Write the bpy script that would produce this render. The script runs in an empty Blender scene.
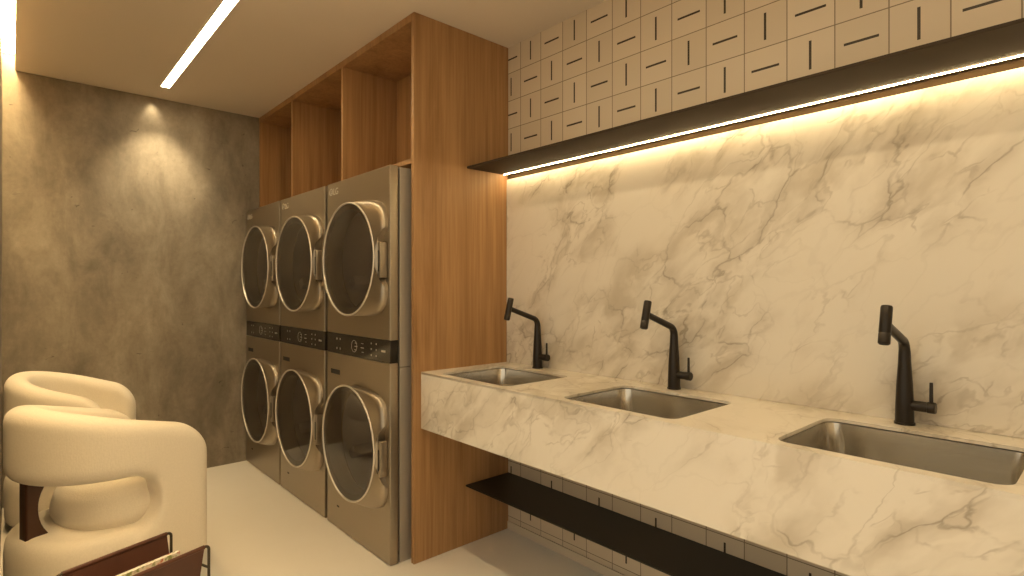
import bpy, bmesh, math, random
from mathutils import Vector, Matrix
C = bpy.context.scene.collection
PI = math.pi

# ------------------------------------------------------------------ camera, world, exposure
F_PX = 556.0                                   # focal length in pixels of the 1024 px wide frame
YAW = math.atan2(500.0, F_PX)                  # turned from +Y towards +X
cam_data = bpy.data.cameras.new('camera')
cam_data.sensor_width = 36.0
cam_data.lens = 36.0 * F_PX / 1024.0
cam_data.clip_start = 0.01
cam = bpy.data.objects.new('camera', cam_data)
C.objects.link(cam)
cam.location = (0.0, 0.0, 1.31)
cam.rotation_euler = (PI / 2, 0, -YAW)
bpy.context.scene.camera = cam

world = bpy.data.worlds.new('world')
bpy.context.scene.world = world
world.use_nodes = True
world.node_tree.nodes['Background'].inputs[0].default_value = (1.0, 0.84, 0.60, 1)   # warm ambient fill, entering by the added doorway opening
world.node_tree.nodes['Background'].inputs[1].default_value = 0.95
vs = bpy.context.scene.view_settings
vs.view_transform = 'Standard'
vs.look = 'None'
vs.gamma = 1.0
vs.use_curve_mapping = False
vs.exposure = 0.0

LIGHT_COL = (1.0, 0.78, 0.455)                  # warm white lamps
LINEAR_STRENGTH = 34.0
COVE_STRENGTH = 105.0
SHELF_LED_STRENGTH = 92.0
SPOT_POWER = 3.5
BEAM_POWER = 48.0

# small spotlight at the end of the ceiling line, grazing the concrete wall
spot_data = bpy.data.lights.new('wall_washer_spot', 'SPOT')
spot_data.energy = SPOT_POWER
spot_data.color = LIGHT_COL
spot_data.spot_size = math.radians(84)
spot_data.spot_blend = 1.0
spot_data.shadow_soft_size = 0.012
spot = bpy.data.objects.new('wall_washer_spot', spot_data)
C.objects.link(spot)
spot.location = (0.714, 4.452, 2.612)
spot.rotation_euler = (0, 0, 0)

# second spot, added without a fixture to carry the glow down the concrete wall
beam_data = bpy.data.lights.new('wall_beam_fill', 'SPOT')
beam_data.energy = BEAM_POWER
beam_data.color = LIGHT_COL
beam_data.spot_size = math.radians(78)
beam_data.spot_blend = 1.0
beam_data.shadow_soft_size = 0.02
beam = bpy.data.objects.new('wall_beam_fill', beam_data)
C.objects.link(beam)
beam.location = (0.735, 4.22, 2.606)
beam.rotation_euler = (math.radians(14), 0, 0)

# ------------------------------------------------------------------ room numbers
XL, XR = -0.043, 2.013        # left wall, sink wall
YN, YB = -1.00, 4.490         # near wall, concrete wall
H = 2.62
PANEL_X = 1.415               # front of the wood cabinetry
PANEL_Y = 2.268               # sink side of the wood panel
WASH_X = 1.320                # front of the laundry towers
CT_TOP, CT_BOT, CT_X = 0.909, 0.639, 1.454

# ------------------------------------------------------------------ materials
def new_mat(name):
    m = bpy.data.materials.new(name)
    m.use_nodes = True
    nt = m.node_tree
    return m, nt, nt.nodes['Principled BSDF']

def node(nt, t, **kw):
    n = nt.nodes.new(t)
    for k, v in kw.items():
        setattr(n, k, v)
    return n

def setin(n, **kw):
    for k, v in kw.items():
        n.inputs[k.replace('_', ' ')].default_value = v

def plain(name, col, rough=0.5, metal=0.0, spec=0.5, coat=0.0):
    m, nt, p = new_mat(name)
    p.inputs['Base Color'].default_value = (*col, 1)
    p.inputs['Roughness'].default_value = rough
    p.inputs['Metallic'].default_value = metal
    p.inputs['Specular IOR Level'].default_value = spec
    p.inputs['Coat Weight'].default_value = coat
    return m

def math_n(nt, op, a, b=None, c=None):
    n = node(nt, 'ShaderNodeMath', operation=op)
    for i, v in enumerate((a, b, c)):
        if v is None: continue
        if isinstance(v, (int, float)): n.inputs[i].default_value = v
        else: nt.links.new(v, n.inputs[i])
    return n.outputs[0]

def obj_coord(nt, scale=(1, 1, 1), rot=(0, 0, 0)):
    tc = node(nt, 'ShaderNodeTexCoord')
    mp = node(nt, 'ShaderNodeMapping')
    mp.inputs['Scale'].default_value = scale
    mp.inputs['Rotation'].default_value = rot
    nt.links.new(tc.outputs['Object'], mp.inputs['Vector'])
    return mp.outputs[0]

def noise(nt, vec, scale, detail=4, rough=0.5, dist=0.0):
    n = node(nt, 'ShaderNodeTexNoise')
    n.inputs['Scale'].default_value = scale
    n.inputs['Detail'].default_value = detail
    n.inputs['Roughness'].default_value = rough
    n.inputs['Distortion'].default_value = dist
    nt.links.new(vec, n.inputs['Vector'])
    return n.outputs['Fac']

def ramp(nt, fac, stops):
    r = node(nt, 'ShaderNodeValToRGB')
    els = r.color_ramp.elements
    while len(els) < len(stops): els.new(0.5)
    for e, (p, c) in zip(els, stops):
        e.position = p
        e.color = (*c, 1) if len(c) == 3 else c
    nt.links.new(fac, r.inputs[0])
    return r.outputs[0]

def mixc(nt, fac, a, b, mode='MIX'):
    n = node(nt, 'ShaderNodeMix', data_type='RGBA', blend_type=mode)
    for i, v in ((0, fac), (6, a), (7, b)):
        if isinstance(v, (int, float)): n.inputs[i].default_value = v
        elif isinstance(v, tuple): n.inputs[i].default_value = (*v, 1)
        else: nt.links.new(v, n.inputs[i])
    return n.outputs[2]

def bump(nt, p, h, strength, dist=0.01):
    b = node(nt, 'ShaderNodeBump')
    b.inputs['Strength'].default_value = strength
    b.inputs['Distance'].default_value = dist
    nt.links.new(h, b.inputs['Height'])
    nt.links.new(b.outputs[0], p.inputs['Normal'])

def mat_paint(name, col):
    m, nt, p = new_mat(name)
    v = obj_coord(nt)
    c = mixc(nt, noise(nt, v, 1.3, 3), tuple(x * 0.96 for x in col), col)
    nt.links.new(c, p.inputs['Base Color'])
    p.inputs['Roughness'].default_value = 0.95
    p.inputs['Specular IOR Level'].default_value = 0.25
    return m

def mat_floor():
    m, nt, p = new_mat('pale_porcelain_floor')
    v = obj_coord(nt)
    c = mixc(nt, noise(nt, v, 2.2, 6, 0.6), (0.78, 0.75, 0.69), (0.84, 0.81, 0.76))
    nt.links.new(c, p.inputs['Base Color'])
    p.inputs['Roughness'].default_value = 0.38
    p.inputs['Specular IOR Level'].default_value = 0.35
    return m

def mat_concrete():
    m, nt, p = new_mat('troweled_concrete')
    v = obj_coord(nt)
    vs_ = obj_coord(nt, (1.0, 1.0, 0.45))
    big = noise(nt, vs_, 1.6, 5, 0.6, 0.5)
    mid = noise(nt, vs_, 5.5, 8, 0.66, 0.4)
    fine = noise(nt, v, 34, 6, 0.7)
    a = ramp(nt, big, [(0.28, (0.215, 0.186, 0.147)), (0.72, (0.410, 0.365, 0.300))])
    b = ramp(nt, mid, [(0.30, (0.60, 0.58, 0.56)), (0.70, (1.16, 1.15, 1.13))])
    c = mixc(nt, 1.0, a, b, 'MULTIPLY')
    f = ramp(nt, fine, [(0.3, (0.90, 0.90, 0.90)), (0.7, (1.06, 1.06, 1.06))])
    c = mixc(nt, 1.0, c, f, 'MULTIPLY')
    # small trowel pits
    pit = noise(nt, obj_coord(nt, (1, 1, 1.6)), 17, 3, 0.5, 0.8)
    pm = ramp(nt, pit, [(0.24, (0.55, 0.55, 0.55)), (0.29, (1, 1, 1))])
    c = mixc(nt, 1.0, c, pm, 'MULTIPLY')
    nt.links.new(c, p.inputs['Base Color'])
    p.inputs['Roughness'].default_value = 0.62
    p.inputs['Specular IOR Level'].default_value = 0.3
    bump(nt, p, mid, 0.35, 0.006)
    return m

def mat_wood(name, k=1.0):
    m, nt, p = new_mat(name)
    v1 = obj_coord(nt, (9.0, 9.0, 0.55))
    v2 = obj_coord(nt, (60.0, 60.0, 1.6))
    v3 = obj_coord(nt, (2.2, 2.2, 0.16))
    g1 = noise(nt, v1, 1.0, 5, 0.6, 0.7)
    g2 = noise(nt, v2, 1.0, 3, 0.6)
    g3 = noise(nt, v3, 1.0, 3, 0.5)
    a = ramp(nt, g1, [(0.26, (0.235 * k, 0.125 * k, 0.050 * k)), (0.5, (0.325 * k, 0.188 * k, 0.086 * k)), (0.76, (0.40 * k, 0.238 * k, 0.108 * k))])
    b = ramp(nt, g2, [(0.25, (0.78, 0.75, 0.72)), (0.6, (1.04, 1.04, 1.04))])
    c = mixc(nt, 1.0, a, b, 'MULTIPLY')
    b3 = ramp(nt, g3, [(0.3, (0.90, 0.89, 0.88)), (0.7, (1.08, 1.08, 1.07))])
    c = mixc(nt, 1.0, c, b3, 'MULTIPLY')
    nt.links.new(c, p.inputs['Base Color'])
    p.inputs['Roughness'].default_value = 0.45
    p.inputs['Specular IOR Level'].default_value = 0.35
    bump(nt, p, g2, 0.08, 0.002)
    return m

def mat_marble():
    m, nt, p = new_mat('calacatta_marble')
    tc = node(nt, 'ShaderNodeTexCoord')
    sep = node(nt, 'ShaderNodeSeparateXYZ')
    nt.links.new(tc.outputs['Object'], sep.inputs[0])
    X, Y, Z = sep.outputs
    # u runs up and away from the wood panel, v across the veins; the top and the apron continue the wall
    zz = math_n(nt, 'SUBTRACT', Z, math_n(nt, 'MULTIPLY', X, 0.8))
    u = math_n(nt, 'SUBTRACT', zz, Y)
    w = math_n(nt, 'ADD', zz, Y)
    comb = node(nt, 'ShaderNodeCombineXYZ')
    nt.links.new(math_n(nt, 'MULTIPLY', u, 0.42), comb.inputs[0])
    nt.links.new(math_n(nt, 'MULTIPLY', w, 0.80), comb.inputs[1])
    nt.links.new(math_n(nt, 'MULTIPLY', X, 0.5), comb.inputs[2])
    base = comb.outputs[0]
    # domain warp
    def warp(scale, amt, src):
        n = node(nt, 'ShaderNodeTexNoise')
        n.inputs['Scale'].default_value = scale
        n.inputs['Detail'].default_value = 5
        n.inputs['Roughness'].default_value = 0.6
        nt.links.new(src, n.inputs['Vector'])
        s1 = node(nt, 'ShaderNodeVectorMath', operation='SUBTRACT')
        nt.links.new(n.outputs['Color'], s1.inputs[0]); s1.inputs[1].default_value = (0.5, 0.5, 0.5)
        s2 = node(nt, 'ShaderNodeVectorMath', operation='SCALE')
        nt.links.new(s1.outputs[0], s2.inputs[0]); s2.inputs['Scale'].default_value = amt
        s3 = node(nt, 'ShaderNodeVectorMath', operation='ADD')
        nt.links.new(src, s3.inputs[0]); nt.links.new(s2.outputs[0], s3.inputs[1])
        return s3.outputs[0]
    wv = warp(2.2, 0.30, base)
    wv2 = warp(6.5, 0.085, wv)
    def vein(vec, scale, width, detail=1.5):
        n = noise(nt, vec, scale, detail, 0.45)
        d = math_n(nt, 'ABSOLUTE', math_n(nt, 'SUBTRACT', n, 0.5))
        mr = node(nt, 'ShaderNodeMapRange', interpolation_type='SMOOTHSTEP')
        nt.links.new(d, mr.inputs[0])
        mr.inputs[1].default_value = 0.0; mr.inputs[2].default_value = width
        mr.inputs[3].default_value = 1.0; mr.inputs[4].default_value = 0.0
        return mr.outputs[0]
    def mask(scale, lo, hi, src):
        mr = node(nt, 'ShaderNodeMapRange', interpolation_type='SMOOTHSTEP')
        nt.links.new(noise(nt, src, scale, 3, 0.55), mr.inputs[0])
        mr.inputs[1].default_value = lo; mr.inputs[2].default_value = hi
        return mr.outputs[0]
    def cracks(vec, scale, width):
        vo = node(nt, 'ShaderNodeTexVoronoi', feature='DISTANCE_TO_EDGE')
        vo.inputs['Scale'].default_value = scale
        nt.links.new(vec, vo.inputs['Vector'])
        mr = node(nt, 'ShaderNodeMapRange', interpolation_type='SMOOTHSTEP')
        nt.links.new(vo.outputs['Distance'], mr.inputs[0])
        mr.inputs[1].default_value = 0.0; mr.inputs[2].default_value = width
        mr.inputs[3].default_value = 1.0; mr.inputs[4].default_value = 0.0
        return mr.outputs[0]
    band = mask(2.7, 0.39, 0.58, base)                  # where the veining gathers
    patch = mask(9.0, 0.40, 0.62, wv)
    patch2 = mask(15.0, 0.44, 0.62, base)
    cr1 = cracks(wv2, 4.6, 0.026)
    cr1s = cracks(wv, 4.6, 0.22)
    cr2 = cracks(wv2, 11.0, 0.055)
    thin = vein(wv2, 5.5, 0.016)
    haze = mask(6.5, 0.40, 0.66, wv2)
    both = math_n(nt, 'MULTIPLY', band, patch)
    a = math_n(nt, 'MULTIPLY', cr1, math_n(nt, 'MULTIPLY_ADD', both, 0.72, 0.06))
    s_ = math_n(nt, 'MULTIPLY', cr1s, math_n(nt, 'MULTIPLY', both, 0.62))
    b = math_n(nt, 'MULTIPLY', cr2, math_n(nt, 'MULTIPLY', math_n(nt, 'MULTIPLY', band, patch2), 0.55))
    th = math_n(nt, 'MULTIPLY', thin, math_n(nt, 'MULTIPLY_ADD', band, 0.34, 0.08))
    hz = math_n(nt, 'MULTIPLY', haze, math_n(nt, 'MULTIPLY_ADD', band, 0.78, 0.04))
    c = mixc(nt, hz, (0.765, 0.72, 0.64), (0.53, 0.475, 0.385))
    c = mixc(nt, s_, c, (0.50, 0.45, 0.37))
    c = mixc(nt, th, c, (0.42, 0.375, 0.305))
    c = mixc(nt, b, c, (0.42, 0.37, 0.30))
    c = mixc(nt, a, c, (0.31, 0.265, 0.205))
    nt.links.new(c, p.inputs['Base Color'])
    p.inputs['Roughness'].default_value = 0.30
    p.inputs['Specular IOR Level'].default_value = 0.40
    return m

def mat_tiles():
    m, nt, p = new_mat('cream_tiles_with_dashes')
    tc = node(nt, 'ShaderNodeTexCoord')
    sep = node(nt, 'ShaderNodeSeparateXYZ')
    nt.links.new(tc.outputs['Object'], sep.inputs[0])
    X, Y, Z = sep.outputs
    pu, pv = 0.152, 0.1505
    u = math_n(nt, 'DIVIDE', math_n(nt, 'SUBTRACT', 2.018 + 20 * pu, Y), pu)
    v = math_n(nt, 'DIVIDE', math_n(nt, 'SUBTRACT', 2.627, Z), pv)
    cu, cv = math_n(nt, 'FLOOR', u), math_n(nt, 'FLOOR', v)
    fu = math_n(nt, 'SUBTRACT', math_n(nt, 'SUBTRACT', u, cu), 0.5)
    fv = math_n(nt, 'SUBTRACT', math_n(nt, 'SUBTRACT', v, cv), 0.5)
    au, av = math_n(nt, 'ABSOLUTE', fu), math_n(nt, 'ABSOLUTE', fv)
    odd = math_n(nt, 'MODULO', math_n(nt, 'ADD', cu, cv), 2.0)
    even = math_n(nt, 'SUBTRACT', 1.0, odd)
    def inside(a, b, la, lb):
        return math_n(nt, 'MULTIPLY', math_n(nt, 'LESS_THAN', a, la), math_n(nt, 'LESS_THAN', b, lb))
    vert = math_n(nt, 'MULTIPLY', odd, inside(au, av, 0.028, 0.325))
    hori = math_n(nt, 'MULTIPLY', even, inside(av, au, 0.028, 0.325))
    dash = math_n(nt, 'MAXIMUM', vert, hori)
    grout = math_n(nt, 'GREATER_THAN', math_n(nt, 'MAXIMUM', au, av), 0.488)
    cell = node(nt, 'ShaderNodeCombineXYZ')
    nt.links.new(cu, cell.inputs[0]); nt.links.new(cv, cell.inputs[1])
    wn = node(nt, 'ShaderNodeTexWhiteNoise')
    nt.links.new(cell.outputs[0], wn.inputs['Vector'])
    tone = ramp(nt, wn.outputs['Value'], [(0.0, (0.59, 0.505, 0.385)), (1.0, (0.655, 0.565, 0.44))])
    c = mixc(nt, grout, tone, (0.22, 0.17, 0.115))
    c = mixc(nt, dash, c, (0.035, 0.022, 0.012))
    nt.links.new(c, p.inputs['Base Color'])
    p.inputs['Roughness'].default_value = 0.33
    p.inputs['Specular IOR Level'].default_value = 0.4
    hgt = math_n(nt, 'SUBTRACT', math_n(nt, 'MULTIPLY', noise(nt, obj_coord(nt), 14, 3), 0.5), math_n(nt, 'MULTIPLY', math_n(nt, 'MAXIMUM', dash, grout), 0.6))
    bump(nt, p, hgt, 0.18, 0.003)
    return m

def mat_fabric(name, col):
    m, nt, p = new_mat(name)
    v = obj_coord(nt)
    n1 = noise(nt, v, 130, 3, 0.6)
    wv1 = noise(nt, obj_coord(nt, (260, 260, 40)), 1.0, 2)
    c = mixc(nt, n1, tuple(x * 0.86 for x in col), col)
    nt.links.new(c, p.inputs['Base Color'])
    p.inputs['Roughness'].default_value = 0.95
    p.inputs['Specular IOR Level'].default_value = 0.1
    p.inputs['Sheen Weight'].default_value = 0.25
    p.inputs['Sheen Roughness'].default_value = 0.6
    bump(nt, p, math_n(nt, 'ADD', n1, wv1), 0.25, 0.002)
    return m

def mat_steel(name, col, rough, metal=0.9, axis=(4, 4, 220)):
    m, nt, p = new_mat(name)
    v = obj_coord(nt, axis)
    n1 = noise(nt, v, 1.0, 3, 0.6)
    c = mixc(nt, n1, tuple(x * 0.93 for x in col), tuple(min(1, x * 1.05) for x in col))
    nt.links.new(c, p.inputs['Base Color'])
    p.inputs['Metallic'].default_value = metal
    nt.links.new(math_n(nt, 'MULTIPLY_ADD', n1, 0.10, rough - 0.05), p.inputs['Roughness'])
    return m

def mat_leather():
    m, nt, p = new_mat('tan_leather')
    v = obj_coord(nt)
    n1 = noise(nt, v, 18, 5, 0.6)
    c = mixc(nt, n1, (0.052, 0.015, 0.007), (0.100, 0.032, 0.014))
    nt.links.new(c, p.inputs['Base Color'])
    p.inputs['Roughness'].default_value = 0.5
    bump(nt, p, noise(nt, v, 240, 2), 0.12, 0.001)
    return m

def mat_emit(name, strength, col=LIGHT_COL):
    m = bpy.data.materials.new(name)
    m.use_nodes = True
    nt = m.node_tree
    nt.nodes.remove(nt.nodes['Principled BSDF'])
    e = node(nt, 'ShaderNodeEmission')
    e.inputs[0].default_value = (*col, 1)
    e.inputs[1].default_value = strength
    nt.links.new(e.outputs[0], nt.nodes['Material Output'].inputs[0])
    return m

def mat_glass():
    m = bpy.data.materials.new('smoked_door_glass')
    m.use_nodes = True
    nt = m.node_tree
    nt.nodes.remove(nt.nodes['Principled BSDF'])
    tr = node(nt, 'ShaderNodeBsdfTransparent'); tr.inputs[0].default_value = (0.56, 0.54, 0.54, 1)
    gl = node(nt, 'ShaderNodeBsdfGlossy'); gl.inputs[0].default_value = (0.9, 0.9, 0.9, 1); gl.inputs['Roughness'].default_value = 0.06
    fr = node(nt, 'ShaderNodeFresnel'); fr.inputs[0].default_value = 1.5
    mx = node(nt, 'ShaderNodeMixShader')
    nt.links.new(fr.outputs[0], mx.inputs[0]); nt.links.new(tr.outputs[0], mx.inputs[1]); nt.links.new(gl.outputs[0], mx.inputs[2])
    df = node(nt, 'ShaderNodeBsdfDiffuse'); df.inputs[0].default_value = (0.115, 0.086, 0.062, 1)
    m0 = node(nt, 'ShaderNodeMixShader'); m0.inputs[0].default_value = 0.30
    nt.links.new(tr.outputs[0], m0.inputs[1]); nt.links.new(df.outputs[0], m0.inputs[2])
    nt.links.new(m0.outputs[0], mx.inputs[1])
    nt.links.new(mx.outputs[0], nt.nodes['Material Output'].inputs[0])
    return m

def mat_print(name, a, b, c):
    m, nt, p = new_mat(name)
    v = obj_coord(nt)
    f = noise(nt, v, 45, 2, 0.5)
    col = ramp(nt, f, [(0.36, a), (0.46, b), (0.54, b), (0.64, c)])
    nt.links.new(col, p.inputs['Base Color'])
    p.inputs['Roughness'].default_value = 0.4
    return m

M = dict(
    ceiling=mat_paint('ceiling_paint', (0.78, 0.69, 0.575)),
    wall=mat_paint('wall_paint', (0.62, 0.57, 0.50)),
    floor=mat_floor(), concrete=mat_concrete(), wood=mat_wood('oak_veneer', 1.2),
    dark_wood=mat_wood('walnut_post', 0.30), marble=mat_marble(), tiles=mat_tiles(),
    bronze=plain('dark_bronze_metal', (0.050, 0.036, 0.024), 0.65, 0.0, 0.10),
    bronze_matt=plain('matt_bronze_flange', (0.060, 0.040, 0.023), 0.9, 0.0, 0.05),
    black_metal=plain('matt_black_metal', (0.012, 0.011, 0.010), 0.42, 0.0, 0.4),
    faucet=plain('brushed_black_faucet', (0.030, 0.024, 0.019), 0.33, 0.5),
    steel=mat_steel('graphite_steel', (0.385, 0.335, 0.265), 0.34),
    steel_lit_side=mat_steel('graphite_steel_lit_side', (0.50, 0.47, 0.42), 0.5, 0.7),  # paler copy of the steel, so the cabinet sides look lit
    chrome=mat_steel('polished_chrome', (0.80, 0.78, 0.74), 0.16),
    ring=mat_steel('satin_ring', (0.74, 0.70, 0.63), 0.42, 0.6),
    satin=mat_steel('satin_silver', (0.50, 0.47, 0.42), 0.36),
    sink=mat_steel('sink_steel', (0.66, 0.63, 0.57), 0.17, 0.95, (30, 3, 30)),
    gloss_black=plain('gloss_black_panel', (0.018, 0.015, 0.012), 0.10, 0.0, 0.5),
    rubber=plain('dark_rubber', (0.03, 0.028, 0.026), 0.7),
    icon=plain('pale_print', (0.33, 0.31, 0.28), 0.5),
    drum=mat_steel('drum_steel', (0.72, 0.78, 0.90), 0.45, 0.0),
    glass=mat_glass(), fabric=mat_fabric('cream_boucle', (0.87, 0.805, 0.69)),
    leather=mat_leather(), rod=plain('dark_bronze_rod', (0.06, 0.05, 0.038), 0.45, 0.6),
    linear=mat_emit('linear_diffuser', LINEAR_STRENGTH), cove=mat_emit('cove_led', COVE_STRENGTH, (1.0, 0.68, 0.31)),
    shelf_led=mat_emit('shelf_led', SHELF_LED_STRENGTH, (1.0, 0.72, 0.36)),
    white_profile=plain('white_profile', (0.7, 0.68, 0.64), 0.5),
    skirting=mat_paint('cream_skirting', (0.60, 0.52, 0.41)),
    post=plain('dark_walnut', (0.060, 0.022, 0.009), 0.4),
    emblem=plain('pale_emblem', (0.60, 0.57, 0.50), 0.5),
    paper=plain('paper_edges', (0.78, 0.74, 0.66), 0.8),
    mag_a=mat_print('magazine_print_mixed', (0.55, 0.16, 0.08), (0.80, 0.76, 0.70), (0.30, 0.34, 0.14)),
    mag_b=mat_print('magazine_print_yellow', (0.75, 0.50, 0.14), (0.82, 0.66, 0.34), (0.80, 0.74, 0.60)),
)

# ------------------------------------------------------------------ mesh helpers
class MB:
    def __init__(self): self.bm = bmesh.new()
    def merge(self, bm, mat=None):
        if mat is not None: bmesh.ops.transform(bm, matrix=mat, verts=bm.verts)
        me = bpy.data.meshes.new('tmp'); bm.to_mesh(me); bm.free()
        self.bm.from_mesh(me); bpy.data.meshes.remove(me)
    def box(self, x0, x1, y0, y1, z0, z1, bev=0.0, seg=2, mat=None):
        b = bmesh.new()
        bmesh.ops.create_cube(b, size=1.0)
        for v in b.verts:
            v.co = Vector(((x0 + x1) / 2 + v.co.x * (x1 - x0), (y0 + y1) / 2 + v.co.y * (y1 - y0), (z0 + z1) / 2 + v.co.z * (z1 - z0)))
        if bev > 0:
            bmesh.ops.bevel(b, geom=list(b.edges), offset=bev, segments=seg, affect='EDGES', profile=0.5)
        self.merge(b, mat); return self
    def loft(self, rings, cap0=True, cap1=True, closed=False):
        bm = self.bm
        vr = [[bm.verts.new(p) for p in r] for r in rings]
        n = len(rings[0])
        pairs = list(zip(vr[:-1], vr[1:])) + ([(vr[-1], vr[0])] if closed else [])
        for a, b in pairs:
            for i in range(n):
                j = (i + 1) % n
                bm.faces.new((a[i], a[j], b[j], b[i]))
        if cap0 and not closed: bm.faces.new(list(reversed(vr[0])))
        if cap1 and not closed: bm.faces.new(vr[-1])
        return self
    def tube(self, pts, radii, n=12, cap=True, closed=False):
        pts = [Vector(p) for p in pts]
        if isinstance(radii, (int, float)): radii = [radii] * len(pts)
        rings = []; up = None
        for i, p in enumerate(pts):
            if closed: t = pts[(i + 1) % len(pts)] - pts[i - 1]
            elif i == 0: t = pts[1] - pts[0]
            elif i == len(pts) - 1: t = pts[-1] - pts[-2]
            else: t = (pts[i + 1] - pts[i]).normalized() + (pts[i] - pts[i - 1]).normalized()
            t.normalize()
            if up is None:
                up = Vector((0, 0, 1)) if abs(t.z) < 0.9 else Vector((0, 1, 0))
            a = (up - t * up.dot(t)).normalized(); up = a
            b = t.cross(a)
            rings.append([p + (a * math.cos(2 * PI * k / n) + b * math.sin(2 * PI * k / n)) * radii[i] for k in range(n)])
        self.loft(rings, cap, cap, closed); return self
    def build(self, name, mat, parent=None, smooth=True, angle=40):
        bmesh.ops.recalc_face_normals(self.bm, faces=self.bm.faces)
        me = bpy.data.meshes.new(name)
        self.bm.to_mesh(me); self.bm.free()
        return link_mesh(name, me, mat, parent, smooth, angle)

def link_mesh(name, me, mat, parent=None, smooth=True, angle=40):
    me.materials.clear(); me.materials.append(M[mat])
    if smooth:
        me.shade_smooth()
        me.set_sharp_from_angle(angle=math.radians(angle))
    o = bpy.data.objects.new(name, me)
    C.objects.link(o)
    if parent is not None: o.parent = parent
    return o

def struct(name, bm, mat):
    o = bm.build(name, mat, None, smooth=False)
    o['kind'] = 'structure'
    return o

def thing(name, label, cat, loc=(0, 0, 0), rotz=0.0, group=None):
    o = bpy.data.objects.new(name, None)
    o.empty_display_size = 0.1
    C.objects.link(o)
    o.location = loc; o.rotation_euler = (0, 0, rotz)
    return tag(o, label, cat, group)

def tag(o, label, cat, group=None):
    o['label'] = label; o['category'] = cat
    if group: o['group'] = group
    return o

def copy_tree(o, parent=None):
    c = o.copy(); C.objects.link(c)
    if parent is not None: c.parent = parent
    for ch in list(o.children): copy_tree(ch, c)
    return c

def eval_mesh(o):
    dg = bpy.context.evaluated_depsgraph_get()
    dg.update()
    me = bpy.data.meshes.new_from_object(o.evaluated_get(dg))
    d = o.data
    bpy.data.objects.remove(o)
    if isinstance(d, bpy.types.Curve): bpy.data.curves.remove(d)
    elif isinstance(d, bpy.types.Mesh): bpy.data.meshes.remove(d)
    return me

def plate_mesh(loops, thick, bevel=0.0):
    """A flat plate in local XY, z -thick/2..thick/2, first loop outside, the rest holes."""
    cu = bpy.data.curves.new('plate', 'CURVE')
    cu.dimensions = '2D'; cu.fill_mode = 'BOTH'
    cu.extrude = thick / 2 - bevel; cu.bevel_depth = bevel; cu.bevel_resolution = 2
    cu.offset = -bevel
    for lp in loops:
        s = cu.splines.new('POLY'); s.points.add(len(lp) - 1)
        for p, q in zip(s.points, lp): p.co = (q[0], q[1], 0, 1)
        s.use_cyclic_u = True
    o = bpy.data.objects.new('plate', cu); C.objects.link(o)
    return eval_mesh(o)

def text_mesh(body, size, depth):
    cu = bpy.data.curves.new('text', 'FONT')
    cu.body = body; cu.size = size; cu.extrude = depth; cu.align_x = 'LEFT'
    o = bpy.data.objects.new('text', cu); C.objects.link(o)
    return eval_mesh(o)

def circle(cx, cy, r, n=64):
    return [(cx + r * math.cos(2 * PI * k / n), cy + r * math.sin(2 * PI * k / n)) for k in range(n)]

def rrect(x0, x1, y0, y1, r, n=8):
    pts = []
    for cx, cy, a0 in ((x1 - r, y1 - r, 0), (x0 + r, y1 - r, PI / 2), (x0 + r, y0 + r, PI), (x1 - r, y0 + r, 1.5 * PI)):
        for k in range(n + 1):
            a = a0 + PI / 2 * k / n
            pts.append((cx + r * math.cos(a), cy + r * math.sin(a)))
    return pts

def rect(x0, x1, y0, y1): return [(x0, y0), (x1, y0), (x1, y1), (x0, y1)]

# ------------------------------------------------------------------ the room
T = 0.10
struct('floor', MB().box(XL - 1.6, XR + T, YN - T, YB + T, -T, 0), 'floor')
struct('wall_back', MB().box(XL, XR, YB, YB + T, 0, H + 0.2), 'concrete')
struct('wall_right', MB().box(XR, XR + T, YN, YB, 0, H), 'tiles')
wl = MB()                                        # unseen doorway beside the camera, added to let in soft fill light
wl.box(XL - T, XL, 2.0, YB, 0, H + 0.2)
wl.box(XL - T, XL, YN, 2.0, 2.35, H + 0.2)
struct('wall_left', wl, 'concrete')
struct('wall_front', MB().box(XL, XR, YN - T, YN, 0, H + 0.2), 'wall')
cl = MB()
cl.box(0.0136, XR + T, YN, YB, H, H + 0.095)
cl.box(XL, XR + T, YN, YB, H + 0.095, H + 0.2)
struct('ceiling', cl, 'ceiling')
struct('baseboard_right', MB().box(XR - 0.008, XR, YN, PANEL_Y, 0, 0.043, 0.002), 'skirting')

# recessed light line in the ceiling
t = thing('ceiling_light', 'long slim glowing light line running along the plain ceiling', 'ceiling light', (0.741, 4.20, H))
f = MB()
f.box(-0.030, -0.0245, -5.0, 0.004, -0.004, 0.0)
f.box(0.0245, 0.030, -5.0, 0.004, -0.004, 0.0)
f.box(-0.030, 0.030, 0.0, 0.0045, -0.004, 0.0)
f.build('frame', 'white_profile', t)
MB().box(-0.0245, 0.0245, -5.0, 0.0, -0.003, 0.0).build('diffuser', 'linear', t)

# glowing strip in the slot between ceiling and left wall
o = MB().box(XL + 0.004, 0.010, YN + 0.02, YB - 0.03, H + 0.087, H + 0.095).build('cove_light_strip', 'cove', None)
tag(o, 'amber light strip in the ceiling slot along the left wall', 'light strip')

# ------------------------------------------------------------------ wood panel and niches above the towers
o = MB().box(PANEL_X, XR, PANEL_Y, PANEL_Y + 0.024, 0, H - 0.001, 0.001, 1).build('wood_panel', 'wood', None)
tag(o, 'full-height oak side panel between the laundry towers and the sink counter', 'panel')

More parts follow.
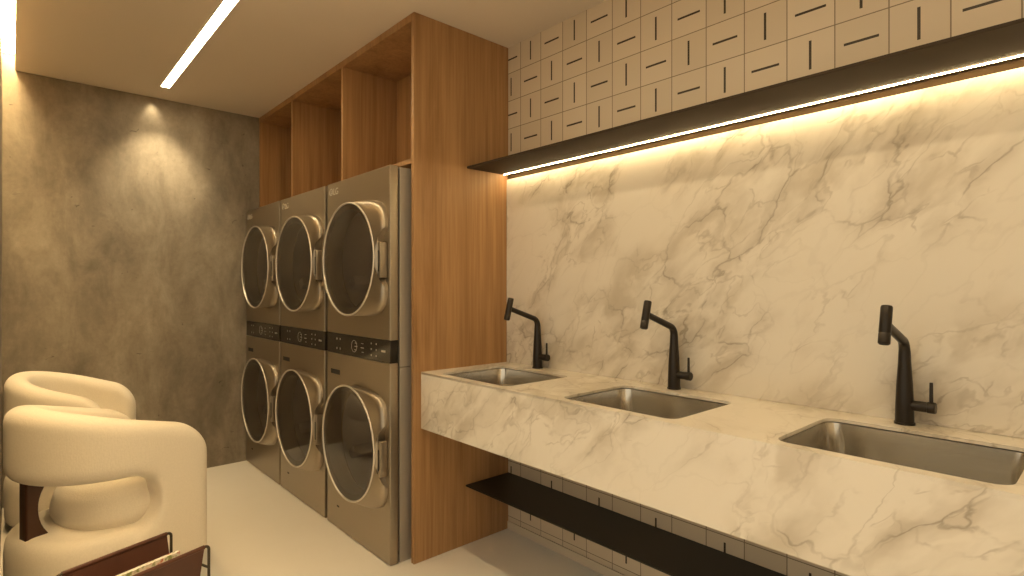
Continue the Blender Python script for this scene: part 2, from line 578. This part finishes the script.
t = thing('overhead_cabinet', 'open oak cabinet of three tall niches above the laundry towers', 'cabinet', (PANEL_X, PANEL_Y + 0.0245, 1.905))
Y0 = PANEL_Y + 0.0245
NB = 1.78 - PANEL_X
L = YB - Y0 - 0.002
TOPZ = H - 0.001 - 1.905
MB().box(0, NB, 0, L, 0, 0.022, 0.001, 1).build('bottom_board', 'wood', t)
MB().box(0, NB, 0, L, TOPZ - 0.036, TOPZ, 0.001, 1).build('top_board', 'wood', t)
MB().box(NB - 0.014, NB, 0, L, 0.0225, TOPZ - 0.0365).build('back_panel', 'wood', t)
for yy in (3.028, 3.801, YB - 0.026):
    MB().box(0, NB - 0.0145, yy - Y0, yy - Y0 + 0.022, 0.0225, TOPZ - 0.0365, 0.001, 1).build('divider', 'wood', t)

# ------------------------------------------------------------------ sink counter, backsplash, shelves
CY0, CY1 = YN + 0.002, PANEL_Y - 0.001
SX0, SX1 = 1.494, 1.886
SINKS = [(1.733, 2.146), (0.957, 1.388), (0.180, 0.626)]
SINK_MID = [1.9330, 1.1625, 0.3935]
SW = 0.237
holes = [rrect(SX0, SX1, c - SW, c + SW, 0.040, 10) for c in SINK_MID]
me = plate_mesh([rect(CT_X, XR - 0.001, CY0, CY1)] + holes, 0.010)
bm = bmesh.new(); bm.from_mesh(me); bpy.data.meshes.remove(me)
bmesh.ops.translate(bm, vec=(0, 0, CT_TOP - 0.005), verts=bm.verts)
cm = MB(); cm.merge(bm)
cm.box(CT_X, CT_X + 0.022, CY0, CY1, CT_BOT, CT_TOP - 0.0101)
cm.box(CT_X + 0.0221, XR - 0.001, CY0, CY1, CT_BOT, CT_BOT + 0.018)
o = cm.build('sink_counter', 'marble', None, smooth=False)
tag(o, 'long veined marble counter with deep front apron holding three sinks', 'counter')

o = MB().box(XR - 0.0145, XR - 0.0005, CY0, CY1, CT_TOP + 0.0005, 1.8975, 0.001, 1).build('backsplash', 'marble', None)
tag(o, 'tall veined marble slab on the wall behind the black faucets', 'backsplash')

def basin(c, label):
    t = thing('sink', label, 'sink', ((SX0 + SX1) / 2, c, CT_TOP - 0.0135), 0, 'undermount sinks in the counter')
    hx, hy = (SX1 - SX0) / 2 + 0.002, SW + 0.002
    def ring(hx, hy, r, z): return [(x, y, z) for x, y in rrect(-hx, hx, -hy, hy, r, 10)]
    rings = [ring(hx + 0.012, hy + 0.012, 0.048, -0.0015), ring(hx + 0.012, hy + 0.012, 0.048, 0), ring(hx, hy, 0.041, 0)]
    for k in range(1, 4): rings.append(ring(hx - 0.004 * k, hy - 0.004 * k, 0.052, -0.05 * k))
    for k in range(1, 7):
        a = PI / 2 * k / 6
        rings.append(ring(hx - 0.012 - 0.03 * (1 - math.cos(a)), hy - 0.012 - 0.03 * (1 - math.cos(a)), 0.052 - 0.015 * (1 - math.cos(a)), -0.15 - 0.03 * math.sin(a)))
    rings.append(ring(0.05, 0.05, 0.0499, -0.186))
    rings.append(ring(0.046, 0.046, 0.0459, -0.187))
    b = MB(); b.loft(rings, False, True)
    b.build('basin', 'sink', t, angle=60)
    d = MB(); d.loft([[(r * math.cos(2 * PI * k / 32), r * math.sin(2 * PI * k / 32), z) for k in range(32)] for r, z in ((0.046, -0.1865), (0.045, -0.1835), (0.034, -0.1845), (0.028, -0.1862))], True, True)
    d.build('drain', 'chrome', t)
    return t
basin(SINK_MID[0], 'steel undermount sink beside the oak panel, farthest of the three')
basin(SINK_MID[1], 'steel undermount sink in the middle of the marble counter')
basin(SINK_MID[2], 'large steel undermount sink nearest the viewer, cut by the right edge')

def faucet():
    t = thing('faucet', '', 'faucet', (1.957, 0, CT_TOP + 0.0005), 0, 'black faucets on the counter')
    b = MB()
    pts = [(0, 0, 0), (0, 0, 0.006), (0, 0, 0.0065), (0, 0, 0.05), (0, 0, 0.12), (0, 0, 0.18), (0, 0, 0.212)]
    rad = [0.0265, 0.0265, 0.0242, 0.0234, 0.0205, 0.0165, 0.0152]
    R = 0.040
    tilt = math.radians(18)
    turn = PI / 2 - tilt
    for k in range(1, 9):
        a = turn * k / 8
        pts.append((-R * (1 - math.cos(a)), 0, 0.212 + R * math.sin(a))); rad.append(0.0150 - 0.0003 * k)
    ex = Vector(pts[-1]); d = Vector((-math.cos(tilt), 0, math.sin(tilt)))
    pts.append(tuple(ex + d * 0.09)); rad.append(0.0120)
    pts.append(tuple(ex + d * 0.158)); rad.append(0.0116)
    b.tube(pts, rad, 20)
    b.build('spout', 'faucet', t)
    hc = ex + d * 0.172
    ax = Vector((math.sin(math.radians(15)), 0, math.cos(math.radians(15))))
    hh = MB()
    hh.tube([hc + ax * s for s in (-0.056, -0.054, -0.028, -0.027, -0.025, -0.024, 0.046, 0.050)], [0.0130, 0.0148, 0.0148, 0.0142, 0.0142, 0.0148, 0.0146, 0.0130], 20)
    hd = hh.build('spray_head', 'faucet', t)
    MB().tube([hc + ax * -0.0575, hc + ax * -0.0562], 0.0115, 16).build('spray_face', 'rubber', hd)
    s = MB().tube([(0, -0.015, 0.057), (0, -0.052, 0.057), (0, -0.053, 0.057), (0, -0.055, 0.057), (0, -0.056, 0.057), (0, -0.073, 0.057), (0, -0.075, 0.057)], [0.015, 0.015, 0.0145, 0.0145, 0.0165, 0.0165, 0.0145], 18)
    hv = s.build('valve', 'faucet', t)
    MB().tube([(0, -0.064, 0.072), (0, -0.064, 0.128), (0, -0.064, 0.1295)], [0.0050, 0.0044, 0.0034], 10).build('lever', 'faucet', hv)
    return t
f0 = faucet()
for k, (yy, lb) in enumerate(((1.985, 'black angled faucet beside the oak panel, farthest from the viewer'),
                              (1.213, 'black angled faucet behind the middle sink'),
                              (0.445, 'black angled faucet behind the nearest sink, largest in view'))):
    fo = f0 if k == 0 else copy_tree(f0)
    fo.location.y = yy; fo['label'] = lb

# upper shelf: bronze plate with a turned down flange, light strip in the corner
t = thing('wall_shelf', 'thin dark bronze shelf over the marble with a glowing underside strip', 'shelf', (XR - 0.0005, 0, 1.9215))
s = MB()
s.box(-0.284, 0, CY0, CY1, 0, 0.010, 0.001, 1)
s.build('shelf_plate', 'bronze', t)
MB().box(-0.004, 0, CY0, CY1, -0.0235, -0.0002).build('back_flange', 'bronze_matt', t)
MB().box(-0.0450, -0.0400, CY0 + 0.01, CY1 - 0.012, -0.0024, -0.0003).build('light_strip', 'shelf_led', t)

t = thing('wall_shelf', 'thin black shelf on the tiles below the marble counter', 'shelf', (XR - 0.0005, 0, 0.298))
MB().box(-0.292, 0, CY0, CY1, 0, 0.008, 0.001, 1).build('shelf_plate', 'black_metal', t)
b = MB()
b.box(-0.006, 0, CY0, CY1, -0.03, -0.0002)
b.build('mounting_flange', 'black_metal', t)

# ------------------------------------------------------------------ laundry towers
TW = 0.699
def door(parent, zc, R, flip=False):
    n = 72
    P = 0.050
    def base_pt(a):
        cs, sn = math.cos(a), math.sin(a)
        if cs < 0:                      # handle side (towards -y): squarish
            e = 0.40
            y, z = -0.340 * abs(cs) ** e, 0.286 * math.copysign(abs(sn) ** e, sn)
            g = min(1.0, max(0.0, (abs(z) - 0.115) / 0.03))     # the grip notch half way up
            g = g * g * (3 - 2 * g)
            return (y * g + max(y, -0.303) * (1 - g), z)
        return (0.300 * cs, 0.288 * math.copysign(abs(sn), sn) if True else 0)
    base = [base_pt(2 * PI * k / n) for k in range(n)]
    ringc = [(R * math.cos(2 * PI * k / n), R * math.sin(2 * PI * k / n)) for k in range(n)]
    def lerp_ring(f, x, shrink=0.0):
        out = []
        for (by, bz), (ry, rz) in zip(base, ringc):
            y = by + (ry - by) * f; z = bz + (rz - bz) * f
            out.append((x, y, zc + z))
        return out
    def circ(r, x): return [(x, r * math.cos(2 * PI * k / n), zc + r * math.sin(2 * PI * k / n)) for k in range(n)]
    hb = MB()
    hb.loft([lerp_ring(0, -0.0005), lerp_ring(0.02, -0.014), lerp_ring(0.08, -0.026), lerp_ring(0.30, -0.036), lerp_ring(0.75, -0.044), circ(R, -P),
             circ(R - 0.004, -P), circ(R - 0.008, -P + 0.008), circ(R - 0.034, -P + 0.010), circ(R - 0.042, 0.0)], False, False)
    d = hb.build('door', 'steel', parent, angle=50)
    rg = MB()
    rg.tube([(-P, (R - 0.002) * math.cos(2 * PI * k / n), zc + (R - 0.002) * math.sin(2 * PI * k / n)) for k in range(n)], 0.0048, 8, closed=True)
    rg.build('door_ring', 'ring', d)
    g = MB()
    rr = R - 0.0085
    g.loft([circ(rr, -P + 0.006), circ(rr, -P + 0.003), circ(rr * 0.8, -P + 0.0005), circ(rr * 0.5, -P - 0.002), circ(rr * 0.2, -P - 0.0032), circ(rr * 0.02, -P - 0.0034)], False, True)
    g.build('door_glass', 'glass', d, angle=80)
    hd = MB()
    hd.box(-0.040, -0.0005, -0.326, -0.306, zc - 0.100, zc + 0.070, 0.005, 2)
    h = hd.build('door_handle', 'steel', d)
    MB().box(-0.0425, -0.0402, -0.321, -0.311, zc - 0.07, zc + 0.03, 0.001, 1).build('handle_recess', 'rubber', d)
    return d

def tower():
    t = thing('washer_dryer_tower', '', 'washing machine', (WASH_X, 0, 0), 0, 'stacked washer-dryer towers')
    hw = TW / 2
    D = 0.045
    # cabinet, open to the front so the drums can be seen
    def shell(z0, z1):
        b = MB()
        x0, x1 = D + 0.008, 0.685
        y = hw - 0.001
        b.box(x0, x1, -y, -y + 0.012, z0, z1)
        b.box(x0, x1, y - 0.012, y, z0, z1)
        b.box(x0, x1, -y + 0.0121, y - 0.0121, z0, z0 + 0.012)
        b.box(x0, x1, -y + 0.0121, y - 0.0121, z1 - 0.012, z1)
        b.box(x1 - 0.012, x1, -y + 0.0121, y - 0.0121, z0 + 0.0121, z1 - 0.0121)
        return b
    shell(0.003, 0.930).build('washer_cabinet', 'steel_lit_side', t)
    shell(0.934, 1.886).build('dryer_cabinet', 'steel_lit_side', t)
    for fx in (0.09, 0.62):
        for fy in (-hw + 0.06, hw - 0.06):
            MB().tube([(fx, fy, 0.0), (fx, fy, 0.0145)], 0.02, 14).build('foot', 'rubber', t)
    gk = MB()
    gk.box(D + 0.0005, D + 0.0075, -hw + 0.012, hw - 0.012, 0.04, 0.18)
    gk.box(D + 0.0005, D + 0.0075, -hw + 0.012, hw - 0.012, 0.84, 1.14)
    gk.box(D + 0.0005, D + 0.0075, -hw + 0.012, hw - 0.012, 1.77, 1.88)
    gk.box(D + 0.0005, D + 0.0075, -hw + 0.012, -hw + 0.05, 0.181, 0.839)
    gk.box(D + 0.0005, D + 0.0075, hw - 0.05, hw - 0.012, 0.181, 0.839)
    gk.box(D + 0.0005, D + 0.0075, -hw + 0.012, -hw + 0.05, 1.141, 1.769)
    gk.box(D + 0.0005, D + 0.0075, hw - 0.05, hw - 0.012, 1.141, 1.769)
    gk.build('gasket', 'rubber', t)
    def front(name, z0, z1, zc, R):
        me = plate_mesh([rect(-hw, hw, z0, z1), list(reversed(circle(0, zc, R - 0.030)))], D, 0.004)
        me.transform(Matrix(((0, 0, 1, D / 2), (1, 0, 0, 0), (0, 1, 0, 0), (0, 0, 0, 1))))
        return link_mesh(name, me, 'steel', t, True, 30)
    ZW, RW, ZD, RD = 0.520, 0.292, 1.457, 0.288
    front('washer_front', 0.003, 0.953, ZW, RW)
    front('dryer_front', 1.063, 1.890, ZD, RD)
    cp = MB().box(0.0015, D, -hw, hw, 0.9535, 1.0625, 0.002, 1).build('control_panel', 'gloss_black', t)
    # printed dial ring and marks on the control panel
    dm = MB()
    n = 40
    dm.tube([(0.0012, 0.02 + 0.030 * math.cos(2 * PI * k / n), 1.008 + 0.030 * math.sin(2 * PI * k / n)) for k in range(n)], 0.0012, 6, closed=True)
    dm.build('dial_ring', 'icon', cp)
    def mark(y0, y1, z0, z1):
        MB().box(0.0006, 0.0014, y0, y1, z0, z1).build('control_mark', 'icon', cp)
    for yy in (0.225, 0.185):
        for zz in (0.982, 1.034):
            mark(yy - 0.004, yy + 0.004, zz - 0.005, zz + 0.005)
    for yy, zz, w in ((0.0, 1.025, 0.022), (0.0, 1.008, 0.03), (0.005, 0.990, 0.02), (-0.07, 1.028, 0.024), (-0.07, 1.006, 0.034), (-0.075, 0.984, 0.02)):
        mark(yy - w / 2, yy + w / 2, zz - 0.0018, zz + 0.0018)
    for yy in (-0.165, -0.215):
        for zz in (0.978, 1.008, 1.036):
            mark(yy - 0.004, yy + 0.004, zz - 0.004, zz + 0.004)
    mark(-0.305, -0.265, 1.002, 1.012)
    # maker's mark: disc and two letters, upper left of the dryer
    lm = text_mesh('LG', 0.052, 0.0008)
    bm = bmesh.new(); bm.from_mesh(lm); bpy.data.meshes.remove(lm)
    bmesh.ops.transform(bm, matrix=Matrix(((0, 0, -1, -0.0010), (-1, 0, 0, 0.268), (0, 1, 0, 1.822), (0, 0, 0, 1))), verts=bm.verts)
    lg = MB(); lg.merge(bm)
    lg.tube([(-0.0008, 0.295 + 0.018 * math.cos(2 * PI * k / 28), 1.841 + 0.018 * math.sin(2 * PI * k / 28)) for k in range(28)], 0.0022, 6, closed=True)
    lg.box(-0.002, -0.0003, 0.293, 0.296, 1.832, 1.850)
    lg.box(-0.002, -0.0003, 0.286, 0.2929, 1.832, 1.835)
    lg.build('emblem', 'emblem', t, smooth=False)
    # small dark detergent-drawer grip and the little mark low on the washer
    MB().box(-0.0008, 0.004, 0.185, 0.300, 0.838, 0.866, 0.002, 1).build('drawer_grip', 'rubber', t)
    MB().box(-0.0008, 0.002, 0.195, 0.222, 0.118, 0.127).build('badge', 'rubber', t)
    # drums
    for zc, nm in ((ZW, 'washer_drum'), (ZD, 'dryer_drum')):
        dr = MB()
        def circ(r, x): return [(x, r * math.cos(2 * PI * k / 48), zc + r * math.sin(2 * PI * k / 48)) for k in range(48)]
        dr.loft([circ(0.272, D + 0.0085), circ(0.272, 0.40), circ(0.25, 0.43), circ(0.10, 0.435), circ(0.09, 0.41), circ(0.01, 0.405)], False, True)
        for j in range(3):
            a = 2 * PI * j / 3 + PI / 2
            m4 = Matrix.Translation((0, 0, zc)) @ Matrix.Rotation(a, 4, 'X')
            dr.box(D + 0.03, 0.38, 0.20, 0.268, -0.03, 0.03, 0.012, 2, m4)
        dr.build(nm, 'drum', t)
    door(t, ZW, RW); door(t, ZD, RD)
    return t
t0 = tower()
for k, (yy, lb) in enumerate(((2.675, 'steel washer-dryer tower nearest the oak panel, largest in view'),
                              (3.408, 'steel washer-dryer tower in the middle, between the two others'),
                              (4.130, 'steel washer-dryer tower farthest back, against the concrete wall'))):
    o = t0 if k == 0 else copy_tree(t0)
    o.location.y = yy; o['label'] = lb

# ------------------------------------------------------------------ armchairs
def superell(hx0, hx1, hy, n, cnt=64, x0=0.0):
    out = []
    for k in range(cnt):
        a = 2 * PI * k / cnt
        c, s = math.cos(a), math.sin(a)
        hx = hx1 if c > 0 else hx0
        out.append((x0 + hx * math.copysign(abs(c) ** (2 / n), c), hy * math.copysign(abs(s) ** (2 / n), s)))
    return out

def remeshed(mb, voxel, iters):
    me = bpy.data.meshes.new('soft'); 
    bmesh.ops.recalc_face_normals(mb.bm, faces=mb.bm.faces)
    mb.bm.to_mesh(me); mb.bm.free()
    o = bpy.data.objects.new('soft', me); C.objects.link(o)
    r = o.modifiers.new('r', 'REMESH'); r.mode = 'VOXEL'; r.voxel_size = voxel; r.use_smooth_shade = True
    s = o.modifiers.new('s', 'SMOOTH'); s.factor = 0.5; s.iterations = iters
    return eval_mesh(o)

def armchair():
    t = thing('armchair', '', 'armchair', (0, 0, 0), 0, 'cream barrel armchairs')
    RC, HW = 0.276, 0.062            # centreline radius of the wrap, half thickness
    FRONT = 0.272
    TOP_B, TOP_F = 0.836, 0.688
    path = []                        # (x, y, nx, ny) along the horseshoe, right arm front to left arm front
    def arm(sgn, xs):
        return [(x, sgn * RC, 0.0, sgn) for x in xs]
    xs = [FRONT - 0.29 * (1 - math.cos(PI / 2 * k / 26)) for k in range(27)]
    xs = [FRONT - (FRONT - 0.0) * (k / 40.0) for k in range(40)]
    for x, y, nx, ny in arm(-1, xs): path.append((x, y, nx, ny))
    for k in range(0, 61):
        a = -PI / 2 - PI * k / 60
        path.append((RC * math.cos(a), RC * math.sin(a), math.cos(a), math.sin(a)))
    for x, y, nx, ny in arm(1, list(reversed(xs))): path.append((x, y, nx, ny))
    rings = []
    for x, y, nx, ny in path:
        u = min(1.0, max(0.0, (x + RC) / (RC + FRONT)))
        zt = TOP_B + (TOP_F - TOP_B) * u ** 0.92
        r = 0.135
        e = x - (FRONT - r)
        if e > 0: zt = zt - r + math.sqrt(max(0.0, r * r - e * e))
        gx = 0.048
        zb0 = 0.535
        rg = 0.100
        if x >= gx: zb = 0.10
        elif x > gx - rg: zb = 0.43 + 0.105 * math.sqrt(max(0.0, 1 - ((x - (gx - rg)) / rg) ** 2))
        else: zb = zb0
        hw = HW
        ee = x - (FRONT - 0.06)
        if ee > 0: hw = HW * math.sqrt(max(0.02, 1 - (ee / 0.061) ** 2))
        rad = min(0.058, hw * 0.92)
        hz = (zt - zb) / 2; zc = (zt + zb) / 2
        sec = rrect(-hw, hw, -hz, hz, rad, 6)
        rings.append([(x + nx * sx, y + ny * sx, zc + sz) for sx, sz in sec])
    b = MB()
    b.loft(rings)
    # the arms flow out of the drum in a soft curve
    for sg in (-1, 1):
        rings = []
        for k in range(13):
            x = 0.048 - 0.13 * k / 12 + 0.02
            q = max(0.0, min(1.0, (x - 0.048 + 0.115) / 0.115))
            z1 = 0.31 + 0.115 * (1 - math.sqrt(max(0.0, 1 - q * q)))
            rings.append([(x, sg * RC + sx, 0.10 + (z1 - 0.10) / 2 + sz) for sx, sz in rrect(-HW, HW, -(z1 - 0.10) / 2, (z1 - 0.10) / 2, 0.05, 6)])
        b.loft(rings)
    # round seat drum
    dr = []
    for s, z in ((0.90, 0.035), (0.96, 0.045), (0.985, 0.07), (1.0, 0.12), (1.0, 0.24), (0.99, 0.275), (0.965, 0.298), (0.92, 0.314), (0.85, 0.322)):
        dr.append([(x * s, y * s, z) for x, y in superell(0.328, 0.345, 0.330, 2.35)])
    b.loft(dr)
    me = remeshed(b, 0.010, 7)
    link_mesh('upholstered_shell', me, 'fabric', t, True, 180)
    # plump seat cushion
    c = MB()
    cr = []
    for s, z in ((0.80, 0.300), (0.93, 0.315), (1.0, 0.355), (0.99, 0.395), (0.94, 0.440), (0.82, 0.478), (0.56, 0.505), (0.2, 0.515)):
        cr.append([(0.045 + x * s, y * s, z + 0.012 * (x / 0.3) * s) for x, y in superell(0.225, 0.280, 0.255, 2.3)])
    c.loft(cr)
    me = remeshed(c, 0.012, 5)
    link_mesh('seat_cushion', me, 'fabric', t, True, 180)
    # waisted wooden post between drum and backrest
    prof = []
    for k in range(13):
        q = k / 12.0
        z = 0.305 + q * 0.245
        w = 0.042 + 0.046 * (abs(2 * q - 1) ** 2.2)
        prof.append((w, z))
    rings = []
    for w, z in prof:
        rings.append([(x, y, z) for x, y in rrect(-0.298, -0.298 + w, -0.032, 0.032, 0.010, 4)])
    p = MB(); p.loft(rings)
    p.build('back_post', 'post', t, angle=50)
    p = MB()
    p.loft([[(x * s, y * s, z) for x, y in superell(0.26, 0.28, 0.26, 2.5)] for s, z in ((1, 0.0), (1, 0.04))])
    p.build('base_ring', 'rubber', t)
    return t
ch = armchair()
ch.location = (0.310, 3.025, 0); ch.rotation_euler = (0, 0, math.radians(20))
ch['label'] = 'cream barrel armchair nearest the viewer, behind the leather magazine rack'
ch2 = copy_tree(ch)
ch2.scale = (0.88, 0.88, 1.0)
ch2.location = (0.264, 4.08, 0); ch2.rotation_euler = (0, 0, math.radians(-24))
ch2['label'] = 'cream barrel armchair farther back, near the concrete wall'

# ------------------------------------------------------------------ magazine rack
RA = math.radians(20)
t = thing('magazine_rack', 'brown leather sling magazine rack with dark metal frame beside the armchair', 'magazine rack', (0.285, 2.045, 0), RA)
HL, HWD, RH = 0.150, 0.103, 0.473
def sling(sgn):
    """one leather side, hung from its top rod, leaning in towards the bottom"""
    b = MB()
    n = 10
    rings = []
    for k in range(n + 1):
        q = k / n
        z = RH - 0.37 * q
        y = sgn * (HWD - 0.055 * math.sin(q * PI / 2))
        rings.append([(-HL, y - 0.002, z), (HL, y - 0.002, z), (HL, y + 0.002, z), (-HL, y + 0.002, z)])
    b.loft(rings)
    return b
for sgn in (1, -1):
    p = sling(sgn)
    n = 10
    p.tube([(-HL, sgn * HWD, RH), (HL, sgn * HWD, RH)], 0.0068, 10)
    p.build('leather_panel', 'leather', t)
MB().box(-HL, HL, -0.048, 0.048, 0.099, 0.103).build('leather_base', 'leather', t)
fr = MB()
E = HL + 0.016
for sgn in (1, -1):
    y = sgn * HWD
    pts = [(-E, y, 0.004), (-E, y, RH - 0.012)]
    for k in range(1, 5):
        a = PI / 2 * k / 4
        pts.append((-E + 0.012 * (1 - math.cos(a)), y, RH - 0.012 + 0.012 * math.sin(a)))
    pts2 = [(-p[0], p[1], p[2]) for p in reversed(pts)]
    fr.tube(pts + pts2, 0.0045, 10)
for sx in (1, -1):
    for zz in (RH - 0.072, 0.02):
        fr.tube([(sx * E, -HWD, zz), (sx * E, HWD, zz)], 0.004, 8)
fr.build('frame', 'rod', t)

def magazine(name_label, y, lean, dz, mat, w):
    dz += 0.032
    m = thing('magazine', name_label, 'magazine', (0.285 - y * math.sin(RA), 2.045 + y * math.cos(RA), 0.1035), RA, 'magazines in the rack')
    R_ = Matrix.Rotation(lean, 4, 'X')
    a = MB(); a.box(-0.125, 0.135, -w / 2 + 0.0015, w / 2 - 0.0015, 0.002, dz, 0.0, 1, R_); a.build('pages', 'paper', m)
    c = MB()
    c.box(-0.126, 0.137, -w / 2, -w / 2 + 0.0013, 0.0, dz + 0.002, 0.0, 1, R_)
    c.box(-0.126, 0.137, w / 2 - 0.0013, w / 2, 0.0, dz + 0.002, 0.0, 1, R_)
    c.box(0.1355, 0.137, -w / 2, w / 2, 0.0, dz + 0.002, 0.0, 1, R_)
    c.build('cover', mat, m)
magazine('magazine with mixed-colour cover in the leather rack, farther from the viewer', 0.018, 0.02, 0.305, 'mag_a', 0.014)
magazine('magazine with yellow cover in the leather rack, nearer the viewer', -0.010, 0.06, 0.300, 'mag_b', 0.014)
